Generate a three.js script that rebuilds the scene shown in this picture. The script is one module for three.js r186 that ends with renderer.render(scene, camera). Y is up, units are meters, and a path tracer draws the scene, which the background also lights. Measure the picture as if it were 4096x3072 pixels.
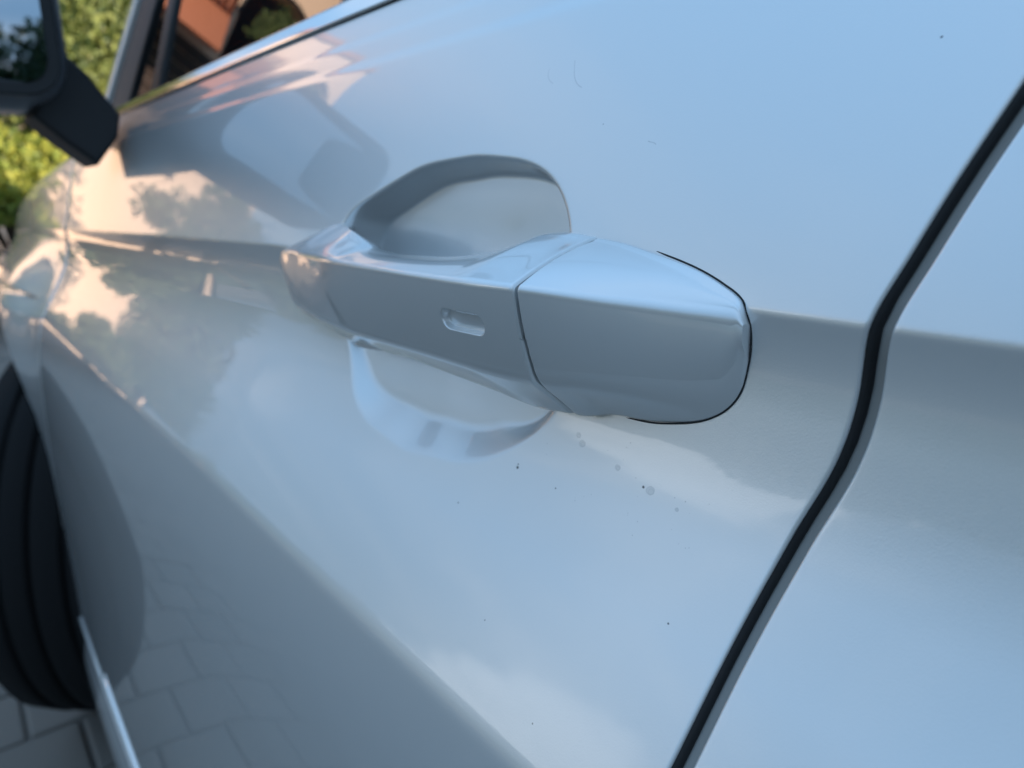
import * as THREE from 'three';
import { RoundedBoxGeometry } from 'three/addons/geometries/RoundedBoxGeometry.js';
import { mergeGeometries, mergeVertices } from 'three/addons/utils/BufferGeometryUtils.js';
import { ImprovedNoise } from 'three/addons/math/ImprovedNoise.js';

// ---------------------------------------------------------------- camera
const EYE = 0.93;                                     // height of the lens above the paving
const camera = new THREE.PerspectiveCamera(56.8, 4 / 3, 0.01, 900);
camera.position.set(0, EYE, 0);
camera.lookAt(0.60874, EYE - 0.25556, -0.75108);
camera.focus = 0.175;
camera.userData.fStop = camera.getFocalLength() / 1.9; // an opening of about 1.9 mm
const scene = new THREE.Scene();

// ---------------------------------------------------------------- random and noise
let seed = 20240611;
const rnd = () => { seed = (seed * 1664525 + 1013904223) >>> 0; return seed / 4294967296; };
const rr = (a, b) => a + (b - a) * rnd();
const perlin = new ImprovedNoise();
const fbm = (x, y, z, n = 4) => { let s = 0, a = 0.5; for (let i = 0; i < n; i++) { s += a * perlin.noise(x, y, z); x *= 2.03; y *= 2.03; z *= 2.03; a *= 0.5; } return s; };
const ss = (a, b, x) => { const t = Math.min(1, Math.max(0, (x - a) / (b - a))); return t * t * (3 - 2 * t); };
const lerp = (a, b, t) => a + (b - a) * t;
const R = (d) => d * Math.PI / 180;
const smoothAt = (xs, vs, x) => {                      // monotone cubic table look-up
  const n = xs.length;
  if (x <= xs[0]) return vs[0];
  if (x >= xs[n - 1]) return vs[n - 1];
  let i = 0; while (x > xs[i + 1]) i++;
  const h = xs[i + 1] - xs[i], d = (k) => (vs[k + 1] - vs[k]) / (xs[k + 1] - xs[k]);
  const m = (k) => { if (k <= 0) return d(0); if (k >= n - 1) return d(n - 2); const a = d(k - 1), b = d(k); return a * b <= 0 ? 0 : 2 * a * b / (a + b); };
  const t = (x - xs[i]) / h, t2 = t * t, t3 = t2 * t;
  return (2 * t3 - 3 * t2 + 1) * vs[i] + (t3 - 2 * t2 + t) * h * m(i) + (-2 * t3 + 3 * t2) * vs[i + 1] + (t3 - t2) * h * m(i + 1);
};
const linAt = (xs, vs, x) => {
  const n = xs.length; if (x <= xs[0]) return vs[0]; if (x >= xs[n - 1]) return vs[n - 1];
  let i = 0; while (x > xs[i + 1]) i++;
  return lerp(vs[i], vs[i + 1], (x - xs[i]) / (xs[i + 1] - xs[i]));
};

// ---------------------------------------------------------------- sky and sun
const SUN = new THREE.Vector3(0.57 * 0.92, 0.39, 0.82 * 0.92).normalize();
{
  const W = 1024, H = 512, data = new Float32Array(W * H * 4);
  for (let j = 0; j < H; j++) for (let i = 0; i < W; i++) {
    const el = ((j + 0.5) / H - 0.5) * Math.PI, az = ((i + 0.5) / W - 0.5) * 2 * Math.PI;
    const d = [Math.cos(el) * Math.cos(az), Math.sin(el), Math.cos(el) * Math.sin(az)];
    const up = Math.max(0, d[1]);
    const k = Math.pow(up, 0.55);
    let r = lerp(0.155, 0.34, k), g = lerp(0.215, 0.63, k), b = lerp(0.262, 1.02, k);
    // thin clouds on two planes
    const s = 1 / (up + 0.12), cx = d[0] * s, cz = d[2] * s;
    const c1 = ss(0.02, 0.42, fbm(cx * 1.1 + 3.1, cz * 1.1, 1.7, 6)), c2 = ss(0.0, 0.5, fbm(cx * 0.45, cz * 1.9 + 7, 5.2, 5));
    const c = Math.min(1, 0.55 * c1 + 0.4 * c2) * ss(0.0, 0.1, d[1]);
    const bank = ss(0, 0.035, 0.03 + 0.52 * fbm(d[0] * 1.6 + 3.6, d[2] * 1.6 + 6.6, 6.6, 3) + 0.09 * fbm(d[0] * 9, d[1] * 16, d[2] * 9, 5) - d[1]) * 0.8;
    r = lerp(r, 1.75, bank); g = lerp(g, 1.78, bank); b = lerp(b, 1.8, bank);   // a sunlit cloud bank, low down
    r = lerp(r, 0.74, c); g = lerp(g, 0.79, c); b = lerp(b, 0.86, c);
    if (d[1] < 0) { r = 0.16; g = 0.16; b = 0.16; }
    const at = (j * W + i) * 4, L = 0.62; data[at] = r * L; data[at + 1] = g * L; data[at + 2] = b * L; data[at + 3] = 1;
  }
  const sky = new THREE.DataTexture(data, W, H, THREE.RGBAFormat, THREE.FloatType);
  sky.mapping = THREE.EquirectangularReflectionMapping; sky.magFilter = THREE.LinearFilter; sky.minFilter = THREE.LinearFilter; sky.needsUpdate = true;
  scene.background = sky; scene.environment = sky;
}
const sun = new THREE.DirectionalLight(new THREE.Color(1.0, 0.85, 0.72), 4.8);
sun.position.copy(SUN).multiplyScalar(40); sun.castShadow = true;
sun.shadow.mapSize.set(2048, 2048);
Object.assign(sun.shadow.camera, { left: -22, right: 22, top: 22, bottom: -22, near: 1, far: 110 });
scene.add(sun, sun.target);

const renderer = new THREE.WebGLRenderer({ antialias: true });
renderer.setSize(1024, 768);
renderer.shadowMap.enabled = true;
renderer.toneMapping = THREE.LinearToneMapping;
renderer.toneMappingExposure = 2.2;

// ---------------------------------------------------------------- materials
const std = (c, rough, metal = 0, more = {}) => new THREE.MeshStandardMaterial({ color: new THREE.Color().setRGB(...c), roughness: rough, metalness: metal, side: THREE.DoubleSide, ...more });
const PEARL = { color: new THREE.Color().setRGB(0.74, 0.75, 0.75), metalness: 0.6, roughness: 0.36, clearcoat: 1, clearcoatRoughness: 0.015, side: THREE.DoubleSide };
const paint = new THREE.MeshPhysicalMaterial(PEARL);
const doorPaint = new THREE.MeshPhysicalMaterial(PEARL), rearPaint = new THREE.MeshPhysicalMaterial(PEARL);
const M = {
  black: std([0.012, 0.012, 0.013], 0.55), rubber: std([0.018, 0.018, 0.019], 0.8), tyre: new THREE.MeshPhysicalMaterial({ color: new THREE.Color().setRGB(0.009, 0.009, 0.0095), roughness: 0.9, specularIntensity: 0.4 }),
  plastic: std([0.011, 0.011, 0.0125], 0.6), greyShell: std([0.11, 0.115, 0.125], 0.4, 0.2),
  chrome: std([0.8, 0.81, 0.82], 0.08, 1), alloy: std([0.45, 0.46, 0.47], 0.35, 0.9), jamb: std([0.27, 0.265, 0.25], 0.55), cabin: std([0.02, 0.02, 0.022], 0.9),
  mirror: std([0.50, 0.56, 0.62], 0.02, 1),
  glass: new THREE.MeshPhysicalMaterial({ color: new THREE.Color().setRGB(0.55, 0.6, 0.6), roughness: 0, transmission: 1, thickness: 0, ior: 2.2, side: THREE.DoubleSide }),
};

// ---------------------------------------------------------------- helpers for the scene tree
const taken = {};
const numbered = (name) => { const n = taken[name] = (taken[name] ?? -1) + 1; return n ? `${name}_${String(n).padStart(3, '0')}` : name; };
function thing(name, label, category, at = [0, 0, 0], group) {
  const o = new THREE.Group(); o.name = numbered(name); o.position.set(...at); o.userData = { label, category };
  if (group) o.userData.group = group;
  scene.add(o); return o;
}
function mesh(name, geometry, material, parent) {
  const o = new THREE.Mesh(geometry, material); o.name = numbered(name); o.castShadow = o.receiveShadow = true; parent.add(o); return o;
}
function gridGeometry(nu, nv, at, uvAt) {               // (nu+1) x (nv+1) points
  const p = new Float32Array((nu + 1) * (nv + 1) * 3), uv = new Float32Array((nu + 1) * (nv + 1) * 2), index = [];
  for (let j = 0; j <= nv; j++) for (let i = 0; i <= nu; i++) {
    const k = j * (nu + 1) + i, q = at(i, j); p.set(q, k * 3); uv.set(uvAt ? uvAt(i, j, q) : [i / nu, j / nv], k * 2);
    if (i < nu && j < nv) index.push(k, k + 1, k + nu + 2, k, k + nu + 2, k + nu + 1);
  }
  const g = new THREE.BufferGeometry();
  g.setAttribute('position', new THREE.BufferAttribute(p, 3)); g.setAttribute('uv', new THREE.BufferAttribute(uv, 2)); g.setIndex(index); g.computeVertexNormals();
  return g;
}
function spaced(stops) {                                // [[from, to, step], ...] -> list of values
  const out = [stops[0][0]];
  for (const [a, b, s] of stops) { const n = Math.max(1, Math.round(Math.abs(b - a) / s)); for (let i = 1; i <= n; i++) out.push(lerp(a, b, i / n)); }
  return out;
}
const plain = (g) => { const h = g.index ? g.toNonIndexed() : g; for (const k of Object.keys(h.attributes)) if (!['position', 'normal', 'uv'].includes(k)) h.deleteAttribute(k); return h; };
const merged = (list) => mergeGeometries(list.map(plain));

// ================================================================ THE CAR
// Body coordinates: the lens is the origin, x towards the car, y up, -z towards its nose; the car's own group stands on the paving.
const CAR = [1.02, 0, -0.7];
const car = thing('parked_car', 'pearl white car seen close along its side at the front door handle', 'car', CAR);
const toCar = (g) => g.translate(-CAR[0], EYE, -CAR[2]);

// the side of the body: the slope of its surface at each height, summed up
const TILT = [[-0.95, -2], [-0.6, 0], [-0.4, 0], [-0.25, 2], [-0.2, 6], [-0.165, 12], [-0.1465, 15], [-0.1400, 29.5], [-0.1, 30], [-0.08, 24], [-0.059, 12], [-0.047, 8], [-0.04, 3], [-0.034, -4], [-0.0275, -10], [-0.0256, -10], [-0.0234, 15], [0, 17], [0.05, 20], [0.0545, 21], [0.0575, 31], [0.0605, 21], [0.067, 23], [0.0695, 31], [0.072, 22], [0.083, 26]];
const PROFILE = (() => {
  const n = 6000, y0 = -0.95, y1 = 0.083, xs = new Float64Array(n + 1), ty = TILT.map((t) => t[0]), tv = TILT.map((t) => t[1]);
  for (let i = 1; i <= n; i++) xs[i] = xs[i - 1] + Math.tan(R(linAt(ty, tv, lerp(y0, y1, (i - 0.5) / n)))) * (y1 - y0) / n;
  const at = (y) => { const f = Math.min(n - 1e-6, Math.max(0, (y - y0) / (y1 - y0) * n)), i = Math.floor(f); return lerp(xs[i], xs[i + 1], f - i); };
  const off = 0.14 - at(-0.0245);
  return (y) => at(y) + off;
})();
const drop = (z, y) => linAt([-2.4, -1.9, -1.2, -0.54, -0.37, 0], [0.07, 0.045, 0.02, 0.0035, 0, 0], z) * (1 - ss(-0.01, 0.06, y));   // the lines fall towards the nose
const flare = (z, y) => 0.036 * ss(-1.12, -1.5, z) * ss(-0.02, -0.1, y) * (1 - 0.8 * ss(-0.2, -0.42, y));
const BODY = (z, y0) => PROFILE(y0) + 0.012 * Math.max(0, -z - 0.3) ** 2 - flare(z, y0);
// the bowl behind the handle, an outline of its own and a rounded dish
const RIM = [[-0.2955, -0.011], [-0.2745, -0.001], [-0.2518, 0.0068], [-0.2247, 0.0117], [-0.197, 0.0120], [-0.1796, 0.0101], [-0.1697, 0.0074], [-0.1619, 0.0032], [-0.1565, -0.0021], [-0.1515, -0.0098], [-0.149, -0.025], [-0.1485, -0.045], [-0.1506, -0.065], [-0.1573, -0.0704], [-0.1658, -0.0776], [-0.1755, -0.0831], [-0.1869, -0.0865], [-0.2058, -0.0888], [-0.2318, -0.0896], [-0.2566, -0.0863], [-0.272, -0.0781], [-0.2802, -0.0658], [-0.292, -0.052], [-0.299, -0.035]];
const RC = [-0.223, -0.039];
const RIMP = (() => {                                   // its radius by angle, smoothed
  const list = RIM.map(([z, y]) => [Math.atan2(y - RC[1], z - RC[0]), Math.hypot(z - RC[0], y - RC[1])]).sort((a, b) => a[0] - b[0]), n = list.length;
  const all = [...list.slice(n - 3).map(([a, r]) => [a - 2 * Math.PI, r]), ...list, ...list.slice(0, 3).map(([a, r]) => [a + 2 * Math.PI, r])];
  const xs = all.map((a) => a[0]), vs = all.map((a) => a[1]), N = 720;
  let raw = Array.from({ length: N }, (_, i) => smoothAt(xs, vs, (i / N * 2 - 1) * Math.PI));
  for (let pass = 0; pass < 3; pass++) raw = raw.map((_, i) => { let t = 0; for (let k = -9; k <= 9; k++) t += raw[(i + k + N) % N]; return t / 19; });
  return (a) => { const f = (a / Math.PI + 1) / 2 * N, i = Math.floor(f); return lerp(raw[i % N], raw[(i + 1) % N], f - i); };
})();
const soft = (t) => { t = Math.min(1, Math.max(0, t)); return t * t * t * (t * (6 * t - 15) + 10); };
function bowl(z, y) {
  const dz = z - RC[0], dy = y - RC[1], r = Math.hypot(dz, dy); if (r > 0.11) return 0;
  const a = Math.atan2(dy, dz), d = RIMP(a) - r + 0.001;
  if (d <= 0) return 0;
  const front = ss(0.5, 0.95, -Math.cos(a)), low = ss(0.05, 0.6, -Math.sin(a));       // the lower lip is wide and round
  const steep = lerp(lerp(2.8, 1.9, front), linAt([-0.8, -0.2, 0.4, 0.9], [0.57, 0.55, 0.50, 0.45], Math.cos(a)), low), k = lerp(0.0045, 0.0016, low), e = 0.0014;
  const wall = steep * (Math.sqrt(d * d + e * e) - e), floor = FLOOR(y) + 0.002 * ss(0.0, 0.05, d) - PROFILE(y), h = Math.max(k - Math.abs(wall - floor), 0) / k;
  return Math.max(0, Math.min(wall, floor) - h * h * h * k / 6);
}
const FLOORY = [-0.1, -0.088, -0.082, -0.070, -0.058, -0.045, -0.02, 0.0, 0.02], FLOORX = [0.1317, 0.1346, 0.1361, 0.1392, 0.1425, 0.1490, 0.1588, 0.1620, 0.1648];
const FLOOR = (y) => smoothAt(FLOORY, FLOORX, y);
// the joint between the two doors
const CUTY = [-0.62, -0.3, -0.2, -0.1243, -0.0951, -0.0726, -0.0536, -0.0464, -0.0385, -0.0299, -0.0232, -0.0115, 0.002, 0.0194, 0.05, 0.083];
const CUTZ = [-0.12, -0.103, -0.09, -0.0793, -0.0758, -0.0712, -0.0655, -0.0642, -0.0635, -0.0632, -0.0622, -0.0584, -0.0539, -0.0474, -0.036, -0.024];
const cut = (y) => smoothAt(CUTY, CUTZ, y);
const GAP = 0.0044;
const yrows = spaced([[-0.62, -0.2, 0.006], [-0.2, -0.13, 0.0016], [-0.13, -0.034, 0.0007], [-0.034, -0.0215, 0.0004], [-0.0215, 0.02, 0.0007], [0.02, 0.053, 0.0014], [0.053, 0.083, 0.0007]]);
const FRONT = -1.14;                                    // front edge of the front door
{
  const z0 = -0.056, sc = spaced([[FRONT, -0.5, 0.012], [-0.5, -0.31, 0.003], [-0.31, -0.14, 0.0007], [-0.14, z0, 0.0011]]).map((z) => (z - FRONT) / (z0 - FRONT));
  const edge = 6, nu = sc.length - 1 + edge + 2, at = (i, j) => {
    const y0 = yrows[j], zc = cut(y0), k = i - edge + 3, rad = 0.0009;
    let z, inward = 0;
    if (k < 0) { z = FRONT; inward = 0.004 * -k; }
    else if (k < sc.length) z = FRONT + (zc - rad - FRONT) * sc[k];
    else { const t = k - sc.length + 1; if (t <= 5) { const a = t / 5 * Math.PI / 2; z = zc - rad + rad * Math.sin(a); inward = rad * (1 - Math.cos(a)); } else { z = zc; inward = 0.016; } }
    const y = y0 - drop(z, y0);
    return [BODY(z, y0) + bowl(z, y) + inward, y, z];
  };
  const g = gridGeometry(sc.length - 1 + 3 + 6, yrows.length - 1, at, (i, j, q) => [(q[2] + 0.32) / 0.30, (q[1] + 0.20) / 0.30]);
  mesh('front_door', toCar(g), doorPaint, car);
}
{ // rear door with a chamfered leading edge
  const cols = spaced([[0, 0.05, 0.002], [0.05, 0.6, 0.02]]);
  const g = gridGeometry(cols.length - 1 + 7, yrows.length - 1, (i, j) => {
    const y = yrows[j], z1 = cut(y) + GAP;
    if (i < 7) {
      const prof = [[0.0, 0.02], [0.0, 0.0010], [0.0001, 0.00055], [0.0003, 0.0002], [0.0006, 0.00005], [0.0009, 0], [0.0018, 0]][i];
      return [BODY(z1, y) + prof[1], y, z1 + prof[0]];
    }
    const z = z1 + 0.0024 + cols[i - 7];
    return [BODY(z, y), y, z];
  }, (i, j, q) => [(q[2] + 0.32) / 0.30, (q[1] + 0.20) / 0.30]);
  mesh('rear_door', toCar(g), rearPaint, car);
}
{ // in the joint: the jamb, its grey darkened to carry the gap shade, and the rubber lip along the front door
  const ys = spaced([[-0.62, 0.083, 0.006]]);
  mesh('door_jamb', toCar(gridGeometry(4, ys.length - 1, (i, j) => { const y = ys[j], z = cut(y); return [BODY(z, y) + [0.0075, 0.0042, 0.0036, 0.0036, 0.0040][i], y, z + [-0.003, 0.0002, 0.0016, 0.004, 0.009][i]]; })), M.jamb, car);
  mesh('door_seal', toCar(gridGeometry(3, ys.length - 1, (i, j) => { const y = ys[j], z = cut(y); return [BODY(z, y) + [0.0010, 0.0016, 0.0030, 0.0055][i], y, z + [0.0, 0.0006, 0.0015, 0.0010][i]]; })), M.black, car);
}
{ // dirt on the paint round the handle: dried water spots, specks, fine hairs and scratches, where the photograph has them
  const P = 2048, cv = document.createElement('canvas'); cv.width = cv.height = P;
  const c = cv.getContext('2d'), at = (z, y) => [(z + 0.32) / 0.30 * P, (1 - (y + 0.20) / 0.30) * P], px = P / 0.30;
  c.fillStyle = '#ffffff'; c.fillRect(0, 0, P, P);
  const blot = (z, y, r, fill, alpha, ring) => {          // an uneven round outline
    const [u, v] = at(z, y); c.beginPath();
    for (let k = 0; k <= 26; k++) { const a = k / 26 * 2 * Math.PI, q = r * px * (1 + 0.22 * perlin.noise(Math.cos(a) * 1.7 + z * 900, Math.sin(a) * 1.7 + y * 900, 0.5)); const X = u + q * Math.cos(a) * 1.25, Y = v + q * Math.sin(a); k ? c.lineTo(X, Y) : c.moveTo(X, Y); }
    c.globalAlpha = alpha; if (ring) { c.lineWidth = 1.6; c.strokeStyle = fill; c.stroke(); } else { c.fillStyle = fill; c.fill(); }
    c.globalAlpha = 1;
  };
  for (const [z, y, r] of [[-0.1382, -0.0663, 0.0007], [-0.1361, -0.0681, 0.0009], [-0.1215, -0.0708, 0.0007], [-0.1093, -0.0732, 0.0010], [-0.1002, -0.0750, 0.0004]]) { blot(z, y, r, '#e6e9ea', 0.8, false); blot(z, y, r, '#a9afb3', 0.2, true); blot(z + r * 0.3, y - r * 0.2, r * 0.66, '#aeb5b9', 0.2, true); }
  for (const [z, y, r] of [[-0.1590, -0.0812, 0.0004], [-0.1411, -0.0821, 0.00018], [-0.1117, -0.0730, 0.0003], [-0.1795, -0.0978, 0.0002], [-0.1480, -0.1204, 0.00016], [-0.0921, -0.0982, 0.0002], [-0.1181, -0.1329, 0.00016], [-0.1482, 0.0196, 0.00012], [-0.0631, 0.0293, 0.0002], [-0.1592, -0.0803, 0.00022]]) blot(z, y, r, '#2c2f33', 0.75, false);
  for (let k = 0; k < 26; k++) { const z = rr(-0.155, -0.09), y = rr(-0.085, -0.063); blot(z, y, rr(0.00006, 0.00014), '#4a4f55', rr(0.15, 0.4), false); }
  const hair = (z, y, pts, alpha) => { const [u, v] = at(z, y); c.beginPath(); c.moveTo(u, v); c.bezierCurveTo(...pts.map((q, i) => q * px + (i % 2 ? v : u))); c.globalAlpha = alpha; c.lineWidth = 1.2; c.strokeStyle = '#6a737b'; c.stroke(); c.globalAlpha = 1; };
  hair(-0.1672, 0.0394, [0.001, 0.004, 0.002, 0.007, 0.0062, 0.0085], 0.3); hair(-0.1780, 0.0385, [-0.001, 0.002, 0.001, 0.004, 0.0035, 0.005], 0.2); hair(-0.1300, 0.0140, [0.001, 0.0005, 0.002, 0.0002, 0.003, 0.001], 0.3);
  const tex = new THREE.CanvasTexture(cv); tex.colorSpace = THREE.SRGBColorSpace; tex.anisotropy = 8; doorPaint.map = tex;
  const F = 512, fd = new Uint8Array(F * F * 4);          // the flake in the base coat: fine uneven grain under the clear lacquer
  for (let k = 0; k < F * F; k++) { const v = 128 + 110 * (rnd() + rnd() + rnd() - 1.5); fd.set([v, v, v, 255], k * 4); }
  const flake = new THREE.DataTexture(fd, F, F); flake.wrapS = flake.wrapT = THREE.RepeatWrapping; flake.magFilter = THREE.LinearFilter; flake.minFilter = THREE.LinearFilter; flake.repeat.set(3, 3); flake.needsUpdate = true;
  const flake2 = flake.clone(); flake2.needsUpdate = true; flake2.repeat.set(3, 3);
  doorPaint.bumpMap = flake; doorPaint.bumpScale = 0.000018; rearPaint.bumpMap = flake2; rearPaint.bumpScale = 0.000018;
}
// ---- front wing with the wheel arch
const ARCHY = [-0.66, -0.6, -0.5, -0.38, -0.25, -0.16, -0.12], ARCHZ = [-1.152, -1.155, -1.165, -1.205, -1.31, -1.44, -1.56];
{
  const rows = spaced([[-0.64, -0.2, 0.02], [-0.2, -0.03, 0.005], [-0.03, -0.02, 0.001], [-0.02, 0.083, 0.004]]), zr = FRONT - 0.004, n = 60;
  const top = (z) => linAt([-2.4, -2.2, -1.7, -1.3, -1.1], [-0.03, 0.0, 0.046, 0.072, 0.083], z);
  const g = gridGeometry(n + 3, rows.length - 1, (i, j) => {
    const y0 = rows[j];
    const zf = y0 < -0.12 ? smoothAt(ARCHY, ARCHZ, y0) : -2.35;
    const t = Math.max(0, i - 2) / (n + 1 - 0), z = i < 3 ? zr : lerp(zr, zf, Math.min(1, t)), inward = i < 2 ? 0.004 * (2 - i) : i === n + 3 ? (y0 < -0.12 ? 0.03 : 0) : 0;
    let y = y0 - drop(z, y0), x = BODY(z, y0) + inward; const lim = top(z);
    if (y > lim - 0.03) { const e = y - (lim - 0.03); y = lim - 0.03 + e * 0.6; x += e * e * 12; }
    return [x, y, z];
  });
  mesh('front_wing', toCar(g), paint, car);
  // bonnet
  const b = gridGeometry(14, 40, (i, j) => { const z = lerp(-1.05, -2.35, j / 40), u = i / 14, lim = top(z); return [BODY(z, 0.07) + 0.012 + u * 0.72, lim - 0.012 + 0.07 * Math.sin(u * Math.PI * 0.55), z]; });
  mesh('bonnet', toCar(b), paint, car);
  const liner = gridGeometry(24, 8, (i, j) => { const a = lerp(-0.15, Math.PI + 0.15, i / 24); return [lerp(0.11, 0.5, j / 8), -0.6 + 0.42 * Math.sin(a), -1.5 + 0.42 * Math.cos(a)]; });
  mesh('wheel_arch_liner', toCar(liner), M.black, car);
}
{ // sill below the doors and the bright strips along them
  const s = gridGeometry(8, 12, (i, j) => { const z = lerp(-1.16, 0.5, j / 12), a = i / 8 * Math.PI; return [BODY(z, -0.62) + 0.012 - 0.016 * Math.sin(a), -0.69 + 0.075 * Math.cos(a), z]; });
  mesh('sill', toCar(s), paint, car);
  const strip = (z0, z1, y, h, out) => {
    const zs = spaced([[z0, z1, 0.03]]), n = 8, nz = zs.length - 1;
    return gridGeometry(n, nz + 2, (i, j) => { const z = zs[Math.min(nz, Math.max(0, j - 1))], e = j === 0 || j === nz + 2 ? 0 : 1, a = lerp(-Math.PI / 2, Math.PI / 2, i / n); return [BODY(z, y) - e * out * Math.cos(a) + 0.002, y + h / 2 * Math.sin(a) * (e || 0.3), z]; });
  };
  mesh('sill_strip', toCar(strip(-1.158, 0.5, -0.6, 0.015, 0.005)), paint, car);
  mesh('door_strip', toCar(strip(-0.905, -0.13, -0.572, 0.006, 0.005)), M.chrome, car);
}
mesh('underbody', toCar(merged([new THREE.BoxGeometry(1.55, 0.05, 2.6).translate(0.93, -0.74, 0.2), new THREE.BoxGeometry(0.05, 0.75, 3.9).translate(1.68, -0.38, -0.4), new THREE.BoxGeometry(1.2, 0.6, 0.05).translate(1.0, -0.5, -1.9)])), M.black, car);
// ---- glass, belt mouldings and posts
const GL = (z, y) => 0.186 + 0.27 * (y - 0.095) + 0.03 * Math.max(0, -z - 0.3) ** 2;
{
  const win = gridGeometry(30, 12, (i, j) => { const y = lerp(0.086, 0.46, j / 12), z = lerp(-0.985 + 0.92 * (y - 0.09), 0.4, i / 30); return [GL(z, y), y, z]; });
  mesh('side_window', toCar(win), M.glass, car);
  const zs = spaced([[-1.12, 0.4, 0.04]]);
  const belt = gridGeometry(10, zs.length - 1, (i, j) => { const z = zs[j], q = [[0.008, 0.0835], [0.0005, 0.0838], [-0.0008, 0.0842], [-0.0012, 0.0848], [-0.0010, 0.0854], [0.0012, 0.0885], [0.0050, 0.0940], [0.0064, 0.0956], [0.0074, 0.0962], [0.0084, 0.0962], [0.013, 0.0958]][i]; return [BODY(z, 0.083) + q[0], q[1], z]; });
  mesh('window_trim', toCar(belt), M.chrome, car);
  const sealStrip = gridGeometry(3, zs.length - 1, (i, j) => { const z = zs[j]; return [BODY(z, 0.083) + [0.003, 0.0012, 0.0012, 0.010][i], [0.081, 0.0822, 0.0832, 0.0836][i], z]; });
  mesh('window_seal', toCar(sealStrip), M.rubber, car);
  const post = (name, base, tip, mat, out) => {          // [z rear, z front] at the belt and at a height of 0.22
    const e = (zb, zt, y) => zb + (zt - zb) * (y - 0.09) / 0.13;
    const g = gridGeometry(6, 12, (i, j) => { const y = lerp(0.086, 0.46, j / 12), k = [0, 0, 0.03, 0.5, 0.97, 1, 1][i], z = lerp(e(base[0], tip[0], y), e(base[1], tip[1], y), k); return [GL(z, y) - [-0.03, 0, out, out, out, 0, -0.03][i], y, z]; });
    mesh(name, toCar(g), mat, car);
  };
  post('quarter_window_bar', [-0.752, -0.788], [-0.733, -0.766], M.black, 0.003);
  post('front_pillar', [-0.9, -1.05], [-0.795, -0.9], M.black, 0.004);
  post('front_pillar_trim', [-1.05, -1.10], [-0.9, -0.945], paint, 0.008);
  const cabin = mergeGeometries([new THREE.BoxGeometry(0.03, 0.9, 1.9).translate(0.62, 0.15, -0.35), new THREE.BoxGeometry(0.38, 0.03, 1.9).translate(0.425, 0.0, -0.35), new THREE.BoxGeometry(0.34, 0.45, 0.03).translate(0.44, 0.2, -0.99)]);
  mesh('cabin_lining', toCar(cabin), M.cabin, car);
}
// ---- the handle: sections T (back of the top), K (ridge), N (foot of the face), B (foot at the panel) along z
const HZ = [-0.3605, -0.356, -0.348, -0.335, -0.318, -0.300, -0.285, -0.270, -0.255, -0.240, -0.220, -0.195, -0.178, -0.165, -0.152, -0.1375, -0.128, -0.120, -0.111, -0.103, -0.0975, -0.0935, -0.0905, -0.0885];
const table = (z, v) => (q) => smoothAt(z, v, q);
const KX = table([-0.361, -0.3516, -0.33, -0.30, -0.27, -0.24, -0.21, -0.18, -0.157, -0.1358, -0.126, -0.1165, -0.107, -0.098, -0.0925, -0.0885], [0.1395, 0.1364, 0.1315, 0.1235, 0.1165, 0.111, 0.1085, 0.107, 0.107, 0.110, 0.1152, 0.1218, 0.1285, 0.1328, 0.1353, 0.1373]);
const KY = table([-0.361, -0.3516, -0.32, -0.2726, -0.2374, -0.1754, -0.1442, -0.1349, -0.1252, -0.1158, -0.1067, -0.0996, -0.0954, -0.0901, -0.0885], [-0.030, -0.0268, -0.0243, -0.0227, -0.0217, -0.0212, -0.0212, -0.0213, -0.0222, -0.0234, -0.0244, -0.0250, -0.0253, -0.0260, -0.0275]);
const NX = table([-0.361, -0.3287, -0.2839, -0.232, -0.1887, -0.1633, -0.1358, -0.126, -0.1165, -0.107, -0.098, -0.0925, -0.0885], [0.1400, 0.1332, 0.1233, 0.1156, 0.1142, 0.1144, 0.1178, 0.1215, 0.1265, 0.132, 0.1360, 0.1381, 0.1393]);
const NY = table([-0.361, -0.352, -0.343, -0.3287, -0.2839, -0.232, -0.18, -0.14, -0.1056, -0.0937, -0.0905, -0.0885], [-0.033, -0.0415, -0.0475, -0.0498, -0.0497, -0.0483, -0.0472, -0.0472, -0.0470, -0.0440, -0.0400, -0.0350]);
const BX = table([-0.361, -0.343, -0.3151, -0.274, -0.2157, -0.1846, -0.1662, -0.1471, -0.1349, -0.12, -0.0885], [0.1400, 0.1389, 0.1383, 0.1363, 0.1304, 0.1292, 0.1296, 0.1320, 0.1345, 0.1350, 0.1392]);
const BY = table([-0.361, -0.352, -0.343, -0.3151, -0.274, -0.2157, -0.1846, -0.1662, -0.1471, -0.1349, -0.1235, -0.1137, -0.1057, -0.0997, -0.0942, -0.0910, -0.0892, -0.0885], [-0.0345, -0.045, -0.0534, -0.0577, -0.0612, -0.0575, -0.0579, -0.0587, -0.0605, -0.0600, -0.0579, -0.0569, -0.0552, -0.0533, -0.0501, -0.0466, -0.0423, -0.0365]);
const TX = table([-0.361, -0.32, -0.297, -0.275, -0.2555, -0.24, -0.2189, -0.1952, -0.1776, -0.1627, -0.1523, -0.145, -0.1392, -0.12, -0.0885], [0.1405, 0.1435, 0.1425, 0.1352, 0.1292, 0.1265, 0.1244, 0.1238, 0.1251, 0.1315, 0.136, 0.1395, 0.1415, 0.1405, 0.1392]);
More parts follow.
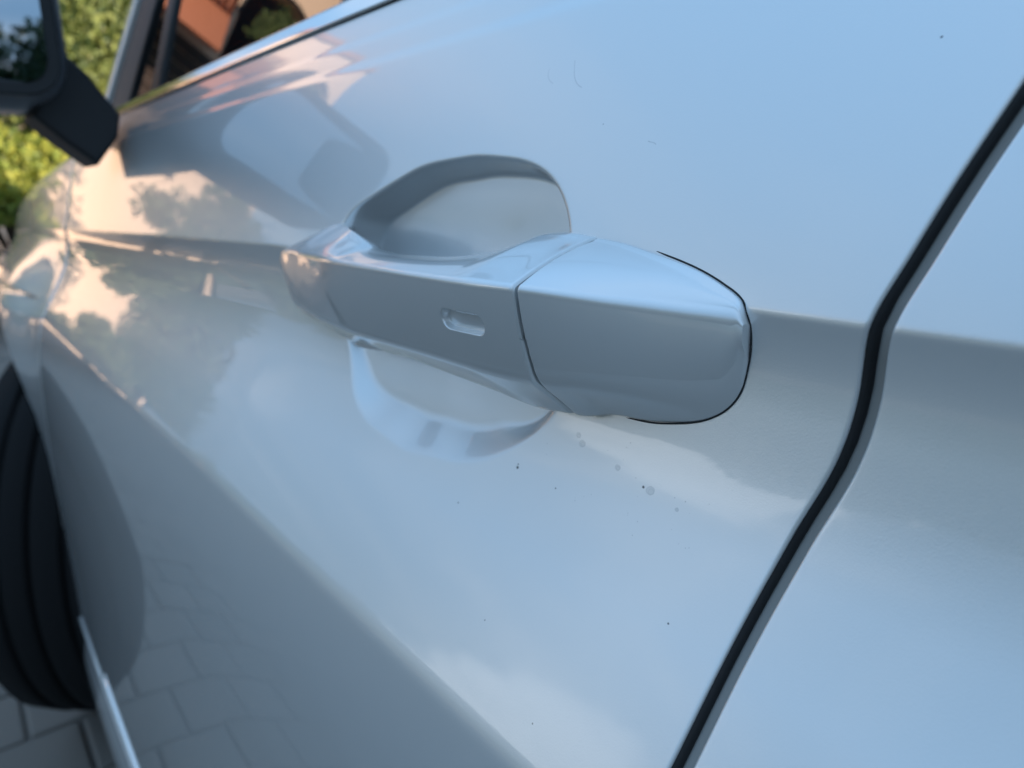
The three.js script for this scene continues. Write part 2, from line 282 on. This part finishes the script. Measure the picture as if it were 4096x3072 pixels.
const TY = table([-0.361, -0.3193, -0.297, -0.2652, -0.2438, -0.236, -0.2189, -0.1952, -0.1776, -0.1627, -0.1571, -0.1523, -0.1468, -0.1392, -0.1278, -0.1160, -0.1051, -0.0964, -0.0906, -0.0885], [-0.027, -0.0156, -0.0114, -0.0124, -0.0162, -0.0184, -0.0190, -0.0183, -0.0171, -0.0141, -0.0116, -0.0100, -0.0097, -0.0104, -0.0114, -0.0137, -0.0163, -0.0194, -0.0226, -0.0275]);
function section(z, cap) {                               // a closed outline in (x, y), the same count of points at every z
  const T = [cap ? BODY(z, TY(z)) - 0.0014 : TX(z), TY(z)], K = [KX(z), KY(z)], N = [NX(z), NY(z)], B = [cap ? Math.min(BX(z) + 0.004 * ss(-0.132, -0.124, z), BODY(z, BY(z)) - 0.0005) : BX(z), BY(z)];
  const thick = cap ? 0.004 : lerp(0.004, 0.011, ss(-0.31, -0.27, z) * (1 - ss(-0.175, -0.14, z)));
  const back = cap ? Math.max(T[0], B[0]) + 0.0003 : lerp(0.149, 0.131, ss(-0.30, -0.26, z) * (1 - ss(-0.18, -0.145, z)));
  const P = [[back, T[1] - 0.0008], T, K, N, B, [back, B[1] + 0.0008]];
  const e1 = Math.hypot(T[0] - K[0], T[1] - K[1]), e2 = Math.hypot(N[0] - K[0], N[1] - K[1]), e3 = Math.hypot(N[0] - B[0], N[1] - B[1]);
  const rad = [0.001, Math.min(0.003, e1 * 0.3), Math.min(0.0021, e1 * 0.45, e2 * 0.4), Math.min(cap ? 0.0045 : 0.0028, e2 * 0.5, e3 * 0.5), Math.min(0.003, e3 * 0.35), 0.001];
  const out = [], n = P.length;
  for (let i = 0; i < n; i++) {
    const v = P[i], a = P[(i + n - 1) % n], b = P[(i + 1) % n], la = Math.hypot(a[0] - v[0], a[1] - v[1]) || 1e-9, lb = Math.hypot(b[0] - v[0], b[1] - v[1]) || 1e-9;
    const ra = Math.min(rad[i], la * 0.45), rb = Math.min(rad[i], lb * 0.45);
    const p = [v[0] + (a[0] - v[0]) * ra / la, v[1] + (a[1] - v[1]) * ra / la], q = [v[0] + (b[0] - v[0]) * rb / lb, v[1] + (b[1] - v[1]) * rb / lb];
    for (let k = 0; k <= 8; k++) { const t = k / 8; out.push([(1 - t) ** 2 * p[0] + 2 * t * (1 - t) * v[0] + t * t * q[0], (1 - t) ** 2 * p[1] + 2 * t * (1 - t) * v[1] + t * t * q[1]]); }
    const nx = P[(i + 1) % n], rn = Math.min(rad[(i + 1) % n], lb * 0.45), s = [nx[0] + (v[0] - nx[0]) * rn / lb, nx[1] + (v[1] - nx[1]) * rn / lb];
    const m = i === 2 ? 120 : i === 1 ? 12 : 5, bulge = i === 2 ? 0.0006 : i === 1 ? 0.0012 * (cap ? 1 : 0.6) * Math.min(1, e1 / 0.03) : 0;
    const dx = s[0] - q[0], dy = s[1] - q[1], dl = Math.hypot(dx, dy) || 1e-9;
    for (let k = 1; k < m; k++) { const t = k / m, h = bulge * 4 * t * (1 - t); out.push([q[0] + dx * t + dy / dl * h * (i === 1 ? 1 : 1), q[1] + dy * t - dx / dl * h]); }
  }
  return out;
}
function loft(zs, cap, shape) {
  const secs = zs.map((z) => section(z, cap)), n = secs[0].length;
  let g = gridGeometry(n, zs.length - 1, (i, j) => { const [x, y] = secs[j][i % n]; return shape ? shape(x, y, zs[j]) : [x, y, zs[j]]; });
  g.deleteAttribute('uv'); g = mergeVertices(g, 1e-6); g.computeVertexNormals();
  const ends = [];
  for (const [j, flip] of [[0, 0], [zs.length - 1, 1]]) {  // closing faces as fans
    const c = secs[j].reduce((a, p) => [a[0] + p[0] / n, a[1] + p[1] / n], [0, 0]), p = [], f = (x, y) => shape ? shape(x, y, zs[j]) : [x, y, zs[j]];
    for (let i = 0; i < n; i++) { const a = secs[j][i], b = secs[j][(i + 1) % n]; p.push(...f(...c), ...(flip ? [...f(...a), ...f(...b)] : [...f(...b), ...f(...a)])); }
    const e = new THREE.BufferGeometry(); e.setAttribute('position', new THREE.Float32BufferAttribute(p, 3)); e.computeVertexNormals(); ends.push(e);
  }
  const body = g.toNonIndexed(), all = mergeGeometries([body, ...ends]);
  return all;
}
const handle = new THREE.Group(); handle.name = 'door_handle'; car.add(handle);
{
  const skewZ = (x) => (x - 0.11) * -0.11;                 // the joint leans a little
  const JOINT = -0.1360;
  const slot = (z, y) => {                               // the touch groove in the face
    const cz = -0.1577, cy = -0.0331, hl = 0.0095 - 0.0031, dz = Math.max(0, Math.abs(z - cz) - hl), d = 0.0031 - Math.hypot(dz, y - cy);
    return d <= 0 ? 0 : 0.0022 * ss(0, 0.0009, d);
  };
  const zg = spaced([[-0.3605, -0.335, 0.0008], [-0.335, -0.172, 0.002], [-0.172, -0.144, 0.00025], [-0.144, JOINT - 0.0012, 0.0008], [JOINT - 0.0012, JOINT - 0.0002, 0.00025]]);
  const grip = loft(zg, false, (x, y, z) => {
    const e = Math.max(0, z - (JOINT - 0.0012)) / 0.001, k = 1 - Math.sqrt(Math.max(0, 1 - e * e)), near = ss(-0.16, JOINT, z);
    const face = ss(0.124, 0.116, x);
    return [x + slot(z, y) * face + k * 0.0008, y - k * 0.0006 * Math.sign(y + 0.035), z + skewZ(x) * near];
  });
  mesh('grip', toCar(grip), paint, handle);
  const zc = spaced([[JOINT + 0.0010, JOINT + 0.0020, 0.00025], [JOINT + 0.0020, -0.105, 0.0012], [-0.105, -0.0885, 0.00035]]);
  const capg = loft(zc, true, (x, y, z) => {
    const e = Math.max(0, JOINT + 0.0020 - z) / 0.001, k = 1 - Math.sqrt(Math.max(0, 1 - e * e)), near = 1 - ss(JOINT, -0.10, z);
    return [x + k * 0.0008, y - k * 0.0006 * Math.sign(y + 0.035), z + skewZ(x) * near + 0.0012 * near * ss(-0.043, -0.053, y)];
  });
  mesh('end_cap', toCar(capg), paint, handle);
  const loop = [];                                        // the thin dark gasket along its edge
  for (const z of spaced([[-0.138, -0.1, 0.003], [-0.1, -0.0886, 0.0008]])) loop.push([z, TY(z) - 0.0003]);
  loop.push([-0.0883, -0.0295], [-0.0883, -0.0345]);
  for (const z of spaced([[-0.0886, -0.1, 0.0008], [-0.1, -0.136, 0.003]])) loop.push([z, BY(z) + 0.0001]);
  const gk = new THREE.TubeGeometry(new THREE.CatmullRomCurve3(loop.map(([z, y]) => new THREE.Vector3(BODY(z, y) - 0.0001 + (y > -0.03 ? 0.0002 : 0) + 0.0008 * ss(-0.112, -0.134, z), y, z))), 240, 0.00027, 8);
  mesh('gasket', toCar(gk), M.rubber, handle);
}
// ---- door mirror
{
  const mirror = new THREE.Group(); mirror.name = 'door_mirror'; car.add(mirror);
  const shell = (w, h, d, r, at) => { const g = new RoundedBoxGeometry(w, h, d, 6, r); return toCar(g.translate(...at)); };
  const cx = 0.023, cy = 0.150;
  mesh('housing', shell(0.214, 0.15, 0.13, 0.045, [cx, cy, -0.845]), M.greyShell, mirror);
  mesh('housing_cover', shell(0.22, 0.142, 0.09, 0.044, [cx - 0.002, cy + 0.004, -0.905]), paint, mirror);
  const frame = new THREE.Shape(), hole = new THREE.Path();
  const rounded = (p, w, h, r) => { const x = -w / 2, y = -h / 2; p.moveTo(x + r, y); p.lineTo(x + w - r, y); p.quadraticCurveTo(x + w, y, x + w, y + r); p.lineTo(x + w, y + h - r); p.quadraticCurveTo(x + w, y + h, x + w - r, y + h); p.lineTo(x + r, y + h); p.quadraticCurveTo(x, y + h, x, y + h - r); p.lineTo(x, y + r); p.quadraticCurveTo(x, y, x + r, y); };
  rounded(frame, 0.19, 0.128, 0.034); rounded(hole, 0.172, 0.112, 0.028); frame.holes.push(hole);
  mesh('mirror_frame', toCar(new THREE.ExtrudeGeometry(frame, { depth: 0.012, bevelEnabled: true, bevelSize: 0.002, bevelThickness: 0.002, bevelSegments: 3, curveSegments: 10 }).translate(cx - 0.002, cy, -0.787)), M.black, mirror);
  const pane = new THREE.Shape(); rounded(pane, 0.174, 0.114, 0.028);
  const pg = new THREE.ExtrudeGeometry(pane, { depth: 0.003, bevelEnabled: false, curveSegments: 10 }); pg.rotateY(-0.09).translate(cx - 0.002, cy, -0.782);
  mesh('mirror_glass', toCar(pg), M.mirror, mirror);
  const arm = new THREE.Shape(); [[0.121, 0.128], [0.138, 0.110], [0.162, 0.076], [0.158, 0.058], [0.141, 0.036], [0.120, 0.053], [0.100, 0.072]].forEach(([x, y], i) => i ? arm.lineTo(x, y) : arm.moveTo(x, y));
  mesh('mirror_arm', toCar(new THREE.ExtrudeGeometry(arm, { depth: 0.07, bevelEnabled: true, bevelSize: 0.005, bevelThickness: 0.006, bevelSegments: 4 }).translate(0, 0, -0.885)), M.plastic, mirror);
}
// ---- front wheel, turned to the right so that its tread shows
{
  const wheel = new THREE.Group(); wheel.name = 'front_wheel'; wheel.position.set(0.228 - CAR[0], 0.35, -1.43 - CAR[2]); wheel.rotation.y = -R(30); car.add(wheel);
  const pts = [], hw = 0.128, rad = 0.35, add = (y, r) => pts.push(new THREE.Vector2(r, y));
  add(-hw + 0.01, 0.22); add(-hw, 0.25); add(-hw + 0.004, 0.29); add(-hw + 0.015, rad - 0.014);
  for (const g of [-0.066, -0.023, 0.023, 0.066]) { add(g - 0.0055, rad - 0.004 * (g / 0.06) ** 2); add(g - 0.004, rad - 0.013); add(g + 0.004, rad - 0.013); add(g + 0.0055, rad - 0.004 * (g / 0.06) ** 2); }
  add(hw - 0.015, rad - 0.014); add(hw - 0.004, 0.29); add(hw, 0.25); add(hw - 0.01, 0.22);
  mesh('tyre', new THREE.LatheGeometry(pts, 96).rotateZ(Math.PI / 2), M.tyre, wheel);
  const rim = [new THREE.CylinderGeometry(0.222, 0.222, 0.2, 48, 1, true).rotateZ(Math.PI / 2), new THREE.CylinderGeometry(0.06, 0.07, 0.03, 24).rotateZ(Math.PI / 2).translate(-0.085, 0, 0)];
  for (let k = 0; k < 5; k++) rim.push(new RoundedBoxGeometry(0.025, 0.2, 0.055, 3, 0.01).translate(-0.085, 0.12, 0).rotateX(k * Math.PI * 0.4));
  mesh('rim', merged(rim), M.alloy, wheel);
}

// ================================================================ GROUND
{
  const g = new THREE.PlaneGeometry(400, 400).rotateX(-Math.PI / 2);
  const ground = mesh('driveway', g, std([0.125, 0.11, 0.095], 0.95), scene); ground.position.y = -0.005; ground.userData.kind = 'structure';
  const tones = [[0.158, 0.138, 0.118], [0.172, 0.148, 0.126], [0.145, 0.128, 0.11], [0.163, 0.142, 0.12]].map((c) => std(c, 0.9));
  const near = [], far = [[], [], [], []], w = 0.16, d = 0.16;
  for (let j = -34; j < 14; j++) for (let i = -28; i < 8; i++) {
    const x = (i + (j % 2 ? 0.5 : 0)) * w, z = j * d;
    (Math.hypot(x - 0.05, z + 1.45) < 0.62 ? near : far[Math.floor(rnd() * 4)]).push([x, z, -0.008 + rr(-0.0012, 0.0012), Math.floor(rnd() * 4)]);
  }
  const stone = [0, 1, 2].map(() => { const s = new RoundedBoxGeometry(w - 0.005, 0.03, d - 0.005, 1, 0.007), p = s.attributes.position; for (let k = 0; k < p.count; k++) p.setXYZ(k, p.getX(k) * (1 + 0.03 * perlin.noise(p.getX(k) * 40, p.getZ(k) * 40, seed % 17)), p.getY(k), p.getZ(k)); return s; });
  near.forEach(([x, z, y, t], k) => { const o = mesh('paving_stone', stone[k % 3], tones[t], ground); o.position.set(x, y, z); });
  far.forEach((list, t) => { if (!list.length) return; const base = new THREE.BoxGeometry(w - 0.005, 0.03, d - 0.005); const o = mesh('paving', mergeGeometries(list.map(([x, z, y]) => base.clone().translate(x, y, z))), tones[t], ground); o.userData.kind = 'stuff'; });
}

{ // dark sheet added beyond the paving to dim the sunlit ground in reflections
  const added_lawn = mesh('added_lawn', new THREE.BoxGeometry(60, 0.03, 110).translate(-34.7, 0.005, -15), std([0.035, 0.055, 0.02], 1), scene); added_lawn.userData.kind = 'structure';
}
// ================================================================ PLANTS
function leafCloud(count, place, size, seedTilt = 1) {    // leaf-sized faces spread through a volume
  const p = new Float32Array(count * 12), n = new Float32Array(count * 12), uv = new Float32Array(count * 8), idx = [];
  const a = new THREE.Vector3(), b = new THREE.Vector3(), c = new THREE.Vector3(), m = new THREE.Vector3();
  for (let k = 0; k < count; k++) {
    const q = place(); m.set(rr(-1, 1), rr(-0.3, 1) * seedTilt, rr(-1, 1)).normalize(); a.set(rr(-1, 1), rr(-1, 1), rr(-1, 1)).cross(m).normalize(); b.crossVectors(m, a);
    const s = size * rr(0.6, 1.3);
    [[-0.5, 0], [0, -0.28], [0.5, 0], [0, 0.28]].forEach(([u, v], i) => { c.set(...q).addScaledVector(a, u * s).addScaledVector(b, v * s); p.set([c.x, c.y, c.z], k * 12 + i * 3); n.set([m.x, m.y, m.z], k * 12 + i * 3); uv.set([u + 0.5, v + 0.5], k * 8 + i * 2); });
    const o = k * 4; idx.push(o, o + 1, o + 2, o, o + 2, o + 3);
  }
  const g = new THREE.BufferGeometry(); g.setAttribute('position', new THREE.BufferAttribute(p, 3)); g.setAttribute('normal', new THREE.BufferAttribute(n, 3)); g.setAttribute('uv', new THREE.BufferAttribute(uv, 2)); g.setIndex(idx); return g;
}
const leafMat = (c, t = 0.35) => new THREE.MeshPhysicalMaterial({ color: new THREE.Color().setRGB(...c), roughness: 0.75, transmission: t, thickness: 0, side: THREE.DoubleSide });
const bark = std([0.10, 0.075, 0.055], 0.9);
function plant(name, label, category, at, size, clumps, count, leaf, mats, trunkH, group) {
  const o = thing(name, label, category, at, group), blobs = [];
  for (let k = 0; k < clumps; k++) { const u = rr(-1, 1), f = rr(0, 2 * Math.PI), r = Math.cbrt(rnd()) * 0.8; blobs.push([size[0] * r * Math.sqrt(1 - u * u) * Math.cos(f), size[1] * r * u, size[2] * r * Math.sqrt(1 - u * u) * Math.sin(f), rr(0.22, 0.42)]); }
  mats.forEach((m, i) => mesh('crown', leafCloud(Math.round(count / mats.length), () => {
    const b = blobs[Math.floor(rnd() * blobs.length)], u = rr(-1, 1), f = rr(0, 2 * Math.PI), r = b[3] * Math.pow(rnd(), 0.4);
    return [b[0] + size[0] * r * Math.sqrt(1 - u * u) * Math.cos(f), Math.max(0.04 - trunkH, b[1] + size[1] * r * u) + trunkH + size[1] * 0.9, b[2] + size[2] * r * Math.sqrt(1 - u * u) * Math.sin(f)];
  }, leaf), m, o));
  const limbs = [new THREE.CylinderGeometry(0.03 + size[0] * 0.03, 0.05 + size[0] * 0.06, trunkH + size[1] * 0.9, 10).translate(0, (trunkH + size[1] * 0.9) / 2, 0)];
  for (const b of blobs.slice(0, 9)) {
    const from = new THREE.Vector3(0, trunkH + size[1] * 0.3, 0), to = new THREE.Vector3(b[0], b[1] + trunkH + size[1] * 0.9, b[2]);
    limbs.push(new THREE.TubeGeometry(new THREE.QuadraticBezierCurve3(from, from.clone().lerp(to, 0.5).add(new THREE.Vector3(0, 0.15 * size[1], 0)), to), 6, 0.015 + size[0] * 0.012, 6));
  }
  mesh('trunk', merged(limbs), bark, o);
  return o;
}
const lime = [leafMat([0.34, 0.34, 0.03]), leafMat([0.22, 0.27, 0.025])], mid = [leafMat([0.08, 0.13, 0.02]), leafMat([0.13, 0.17, 0.03])], spring = [leafMat([0.16, 0.20, 0.035]), leafMat([0.22, 0.25, 0.04])], olive = [leafMat([0.05, 0.075, 0.02], 0.25), leafMat([0.07, 0.095, 0.025], 0.25)], dark = [leafMat([0.03, 0.07, 0.02], 0.2), leafMat([0.02, 0.05, 0.016], 0.2)];
plant('bush', 'yellow-green sunlit bush below the door mirror, left edge of the photo', 'bush', [0.55, 0, -6.6], [1.0, 0.8, 0.8], 26, 16000, 0.07, lime, 0.0);
plant('bush', 'olive green bush mirrored in the white front wing', 'bush', [-1.1, 0, -6.9], [0.75, 0.6, 0.7], 22, 12000, 0.07, olive, 0.0);
plant('added_hedge', 'added leaf screen with shade in its dark colour, before the peach house mirrored in the lower door', 'added_hedge', [-2.15, 0, -8.7], [0.85, 1.0, 0.5], 36, 22000, 0.07, dark, 0.0);  // added to block the house reflection; its shade is put into the leaf colour
plant('tree', 'young loose-crowned tree before the peach house wall, mirrored in the door', 'tree', [-2.0, 0, -9.4], [0.9, 0.75, 0.6], 16, 4200, 0.09, olive, 1.25);
plant('tree', 'green leafy tree between the door mirror and the windscreen pillar', 'tree', [2.1, 0, -10.5], [1.7, 1.5, 1.5], 40, 24000, 0.10, spring, 1.0);
plant('tree', 'tall green tree behind the door mirror housing', 'tree', [0.7, 0, -13.5], [1.8, 2.0, 1.7], 40, 22000, 0.12, mid, 1.4);
plant('bush', 'dark green round bush mirrored low in the white front door', 'bush', [-3.3, 0, -8.6], [0.5, 0.55, 0.5], 24, 10000, 0.06, olive, 0.1);
plant('tree', 'dark tree mirrored low in the door mirror glass', 'tree', [-0.9, 0, 11], [2.2, 1.9, 2.0], 34, 20000, 0.14, dark, 0.2);
plant('tree', 'dark tree mirrored at the right in the door mirror glass', 'tree', [1.9, 0, 12.5], [2.2, 1.8, 2.0], 30, 12000, 0.14, dark, 0.2);

{ // a far line of trees across the drive, one mass
  const o = mesh('tree_line', leafCloud(30000, () => { const z = rr(-70, 45), top = 2.6 + 1.6 * fbm(z * 0.13, 1.5, 0.2, 3) * 2; return [-34 + rr(-1.6, 1.6), rr(0.02, 1) * top, z]; }, 0.55), leafMat([0.035, 0.06, 0.022], 0.2), scene);
  Object.assign(o.userData, { kind: 'stuff', label: 'far dark line of trees across the drive, seen only as a reflection', category: 'trees' });
}
// ================================================================ HOUSES
const peach = std([0.80, 0.57, 0.40], 0.9), tileM = std([0.34, 0.12, 0.06], 0.85), brownTile = std([0.26, 0.13, 0.10], 0.9);
function gableHouse(name, label, at, w, eave, ridge, depth, wallM, roofM) {
  const o = thing(name, label, 'house', at), s = new THREE.Shape();
  [[-w / 2, 0], [w / 2, 0], [w / 2, eave], [0, ridge], [-w / 2, eave]].forEach(([x, y], i) => i ? s.lineTo(x, y) : s.moveTo(x, y));
  mesh('wall', new THREE.ExtrudeGeometry(s, { depth, bevelEnabled: false }).translate(0, 0, -depth), wallM, o);
  const slope = Math.atan2(ridge - eave, w / 2), len = Math.hypot(w / 2, ridge - eave) + 0.35, courses = 14;
  for (const side of [-1, 1]) {
    const list = [];
    for (let k = 0; k < courses; k++) { const t = (k + 0.5) / courses * len; list.push(new THREE.BoxGeometry(len / courses * 1.15, 0.035, depth + 0.7).rotateZ(0.07).translate(t, 0.03, -depth / 2)); }
    const g = mergeGeometries(list).rotateZ(-slope); if (side < 0) g.scale(-1, 1, 1);
    mesh('roof', g.translate(0, ridge + 0.03, 0), roofM, o);
  }
  return o;
}
{ // the sunlit house ahead to the left: an arched opening upstairs, a tiled porch roof, dark slats for eave shade
  const o = thing('arched_house', 'peach house with arched opening and orange porch roof mirrored in side window', 'house', [-1.55, 0, -12.2]);
  const s = new THREE.Shape(); [[-1.75, 0], [2.1, 0], [2.1, 6.8], [-1.75, 6.8]].forEach(([x, y], i) => i ? s.lineTo(x, y) : s.moveTo(x, y));
  const h = new THREE.Path(); h.moveTo(-1.66, 3.6); h.lineTo(-0.2, 3.6); h.lineTo(-0.2, 5.35); h.absarc(-0.93, 5.35, 0.73, 0, Math.PI, false); h.lineTo(-1.66, 3.6); s.holes.push(h);
  mesh('wall', new THREE.ExtrudeGeometry(s, { depth: 0.35, bevelEnabled: false, curveSegments: 24 }).translate(0, 0, -0.35), peach, o);
  mesh('wall', merged([new THREE.BoxGeometry(0.3, 6.8, 7).translate(1.95, 3.4, -3.86), new THREE.BoxGeometry(0.3, 6.8, 7).translate(-1.6, 3.4, -3.86), new THREE.BoxGeometry(3.85, 6.8, 0.3).translate(0.175, 3.4, -7.52)]), peach, o);
  mesh('arch_surround', new THREE.TorusGeometry(0.745, 0.03, 8, 40, Math.PI).translate(-0.93, 5.35, 0.02), std([0.03, 0.028, 0.026], 0.7), o);
  const ribs = [], pan = [];
  for (let k = 0; k < 15; k++) ribs.push(new THREE.CylinderGeometry(0.045, 0.05, 1.55, 8).translate(-0.05 + k * 0.13, 0.03, 0));
  pan.push(new THREE.BoxGeometry(1.95, 1.55, 0.05).translate(0.88, 0, -0.02));
  mesh('porch_roof', merged([...ribs.map((g) => g.rotateX(Math.PI / 2 - 0.55)), ...pan.map((g) => g.rotateX(-0.95 + Math.PI / 2 - 0.55 + 0.02).rotateX(-Math.PI / 2 + 0.95 + 0.0))].map((g) => g.translate(0.12, 4.95, 0.75))), tileM, o);
  mesh('painted_eave_shade', merged([0, 1, 2, 3, 4, 5, 6, 7, 8].map((k) => new THREE.BoxGeometry(2.5, 0.17, 0.04).translate(0.9, 2.75 + k * 0.2, 0.03))), std([0.05, 0.032, 0.024], 0.8), o);  // brown slats coloured in place of the shadow under the eave
  mesh('roof', merged([new THREE.BoxGeometry(4.0, 0.15, 7.8).translate(0.175, 6.88, -3.8)]), tileM, o);
}
plant('balcony_plant', 'dark green plant inside the arched opening mirrored in the side window', 'plant', [-2.48, 4.1, -12.25], [0.7, 1.15, 0.2], 22, 8000, 0.07, mid, 0.05);
gableHouse('gabled_house', 'distant house with brown roof showing through leaves left of the pillar', [5.2, 0, -30], 7, 3.6, 8.0, 8, std([0.4, 0.3, 0.24], 0.9), brownTile);
{ // an unseen low house added beyond the car to keep it in shade
  const o = thing('added_shade_block', 'unseen flat-roofed block added beyond the car to shade it from the sun', 'house', [6.3, 0, 10.5]);
  mesh('wall', new THREE.BoxGeometry(5.6, 4.8, 17).translate(0, 2.4, 0), std([0.5, 0.47, 0.42], 0.9), o);
  mesh('roof', new THREE.BoxGeometry(6.0, 0.25, 17.4).translate(0, 4.93, 0), std([0.2, 0.2, 0.2], 0.9), o);
}
renderer.render(scene, camera);
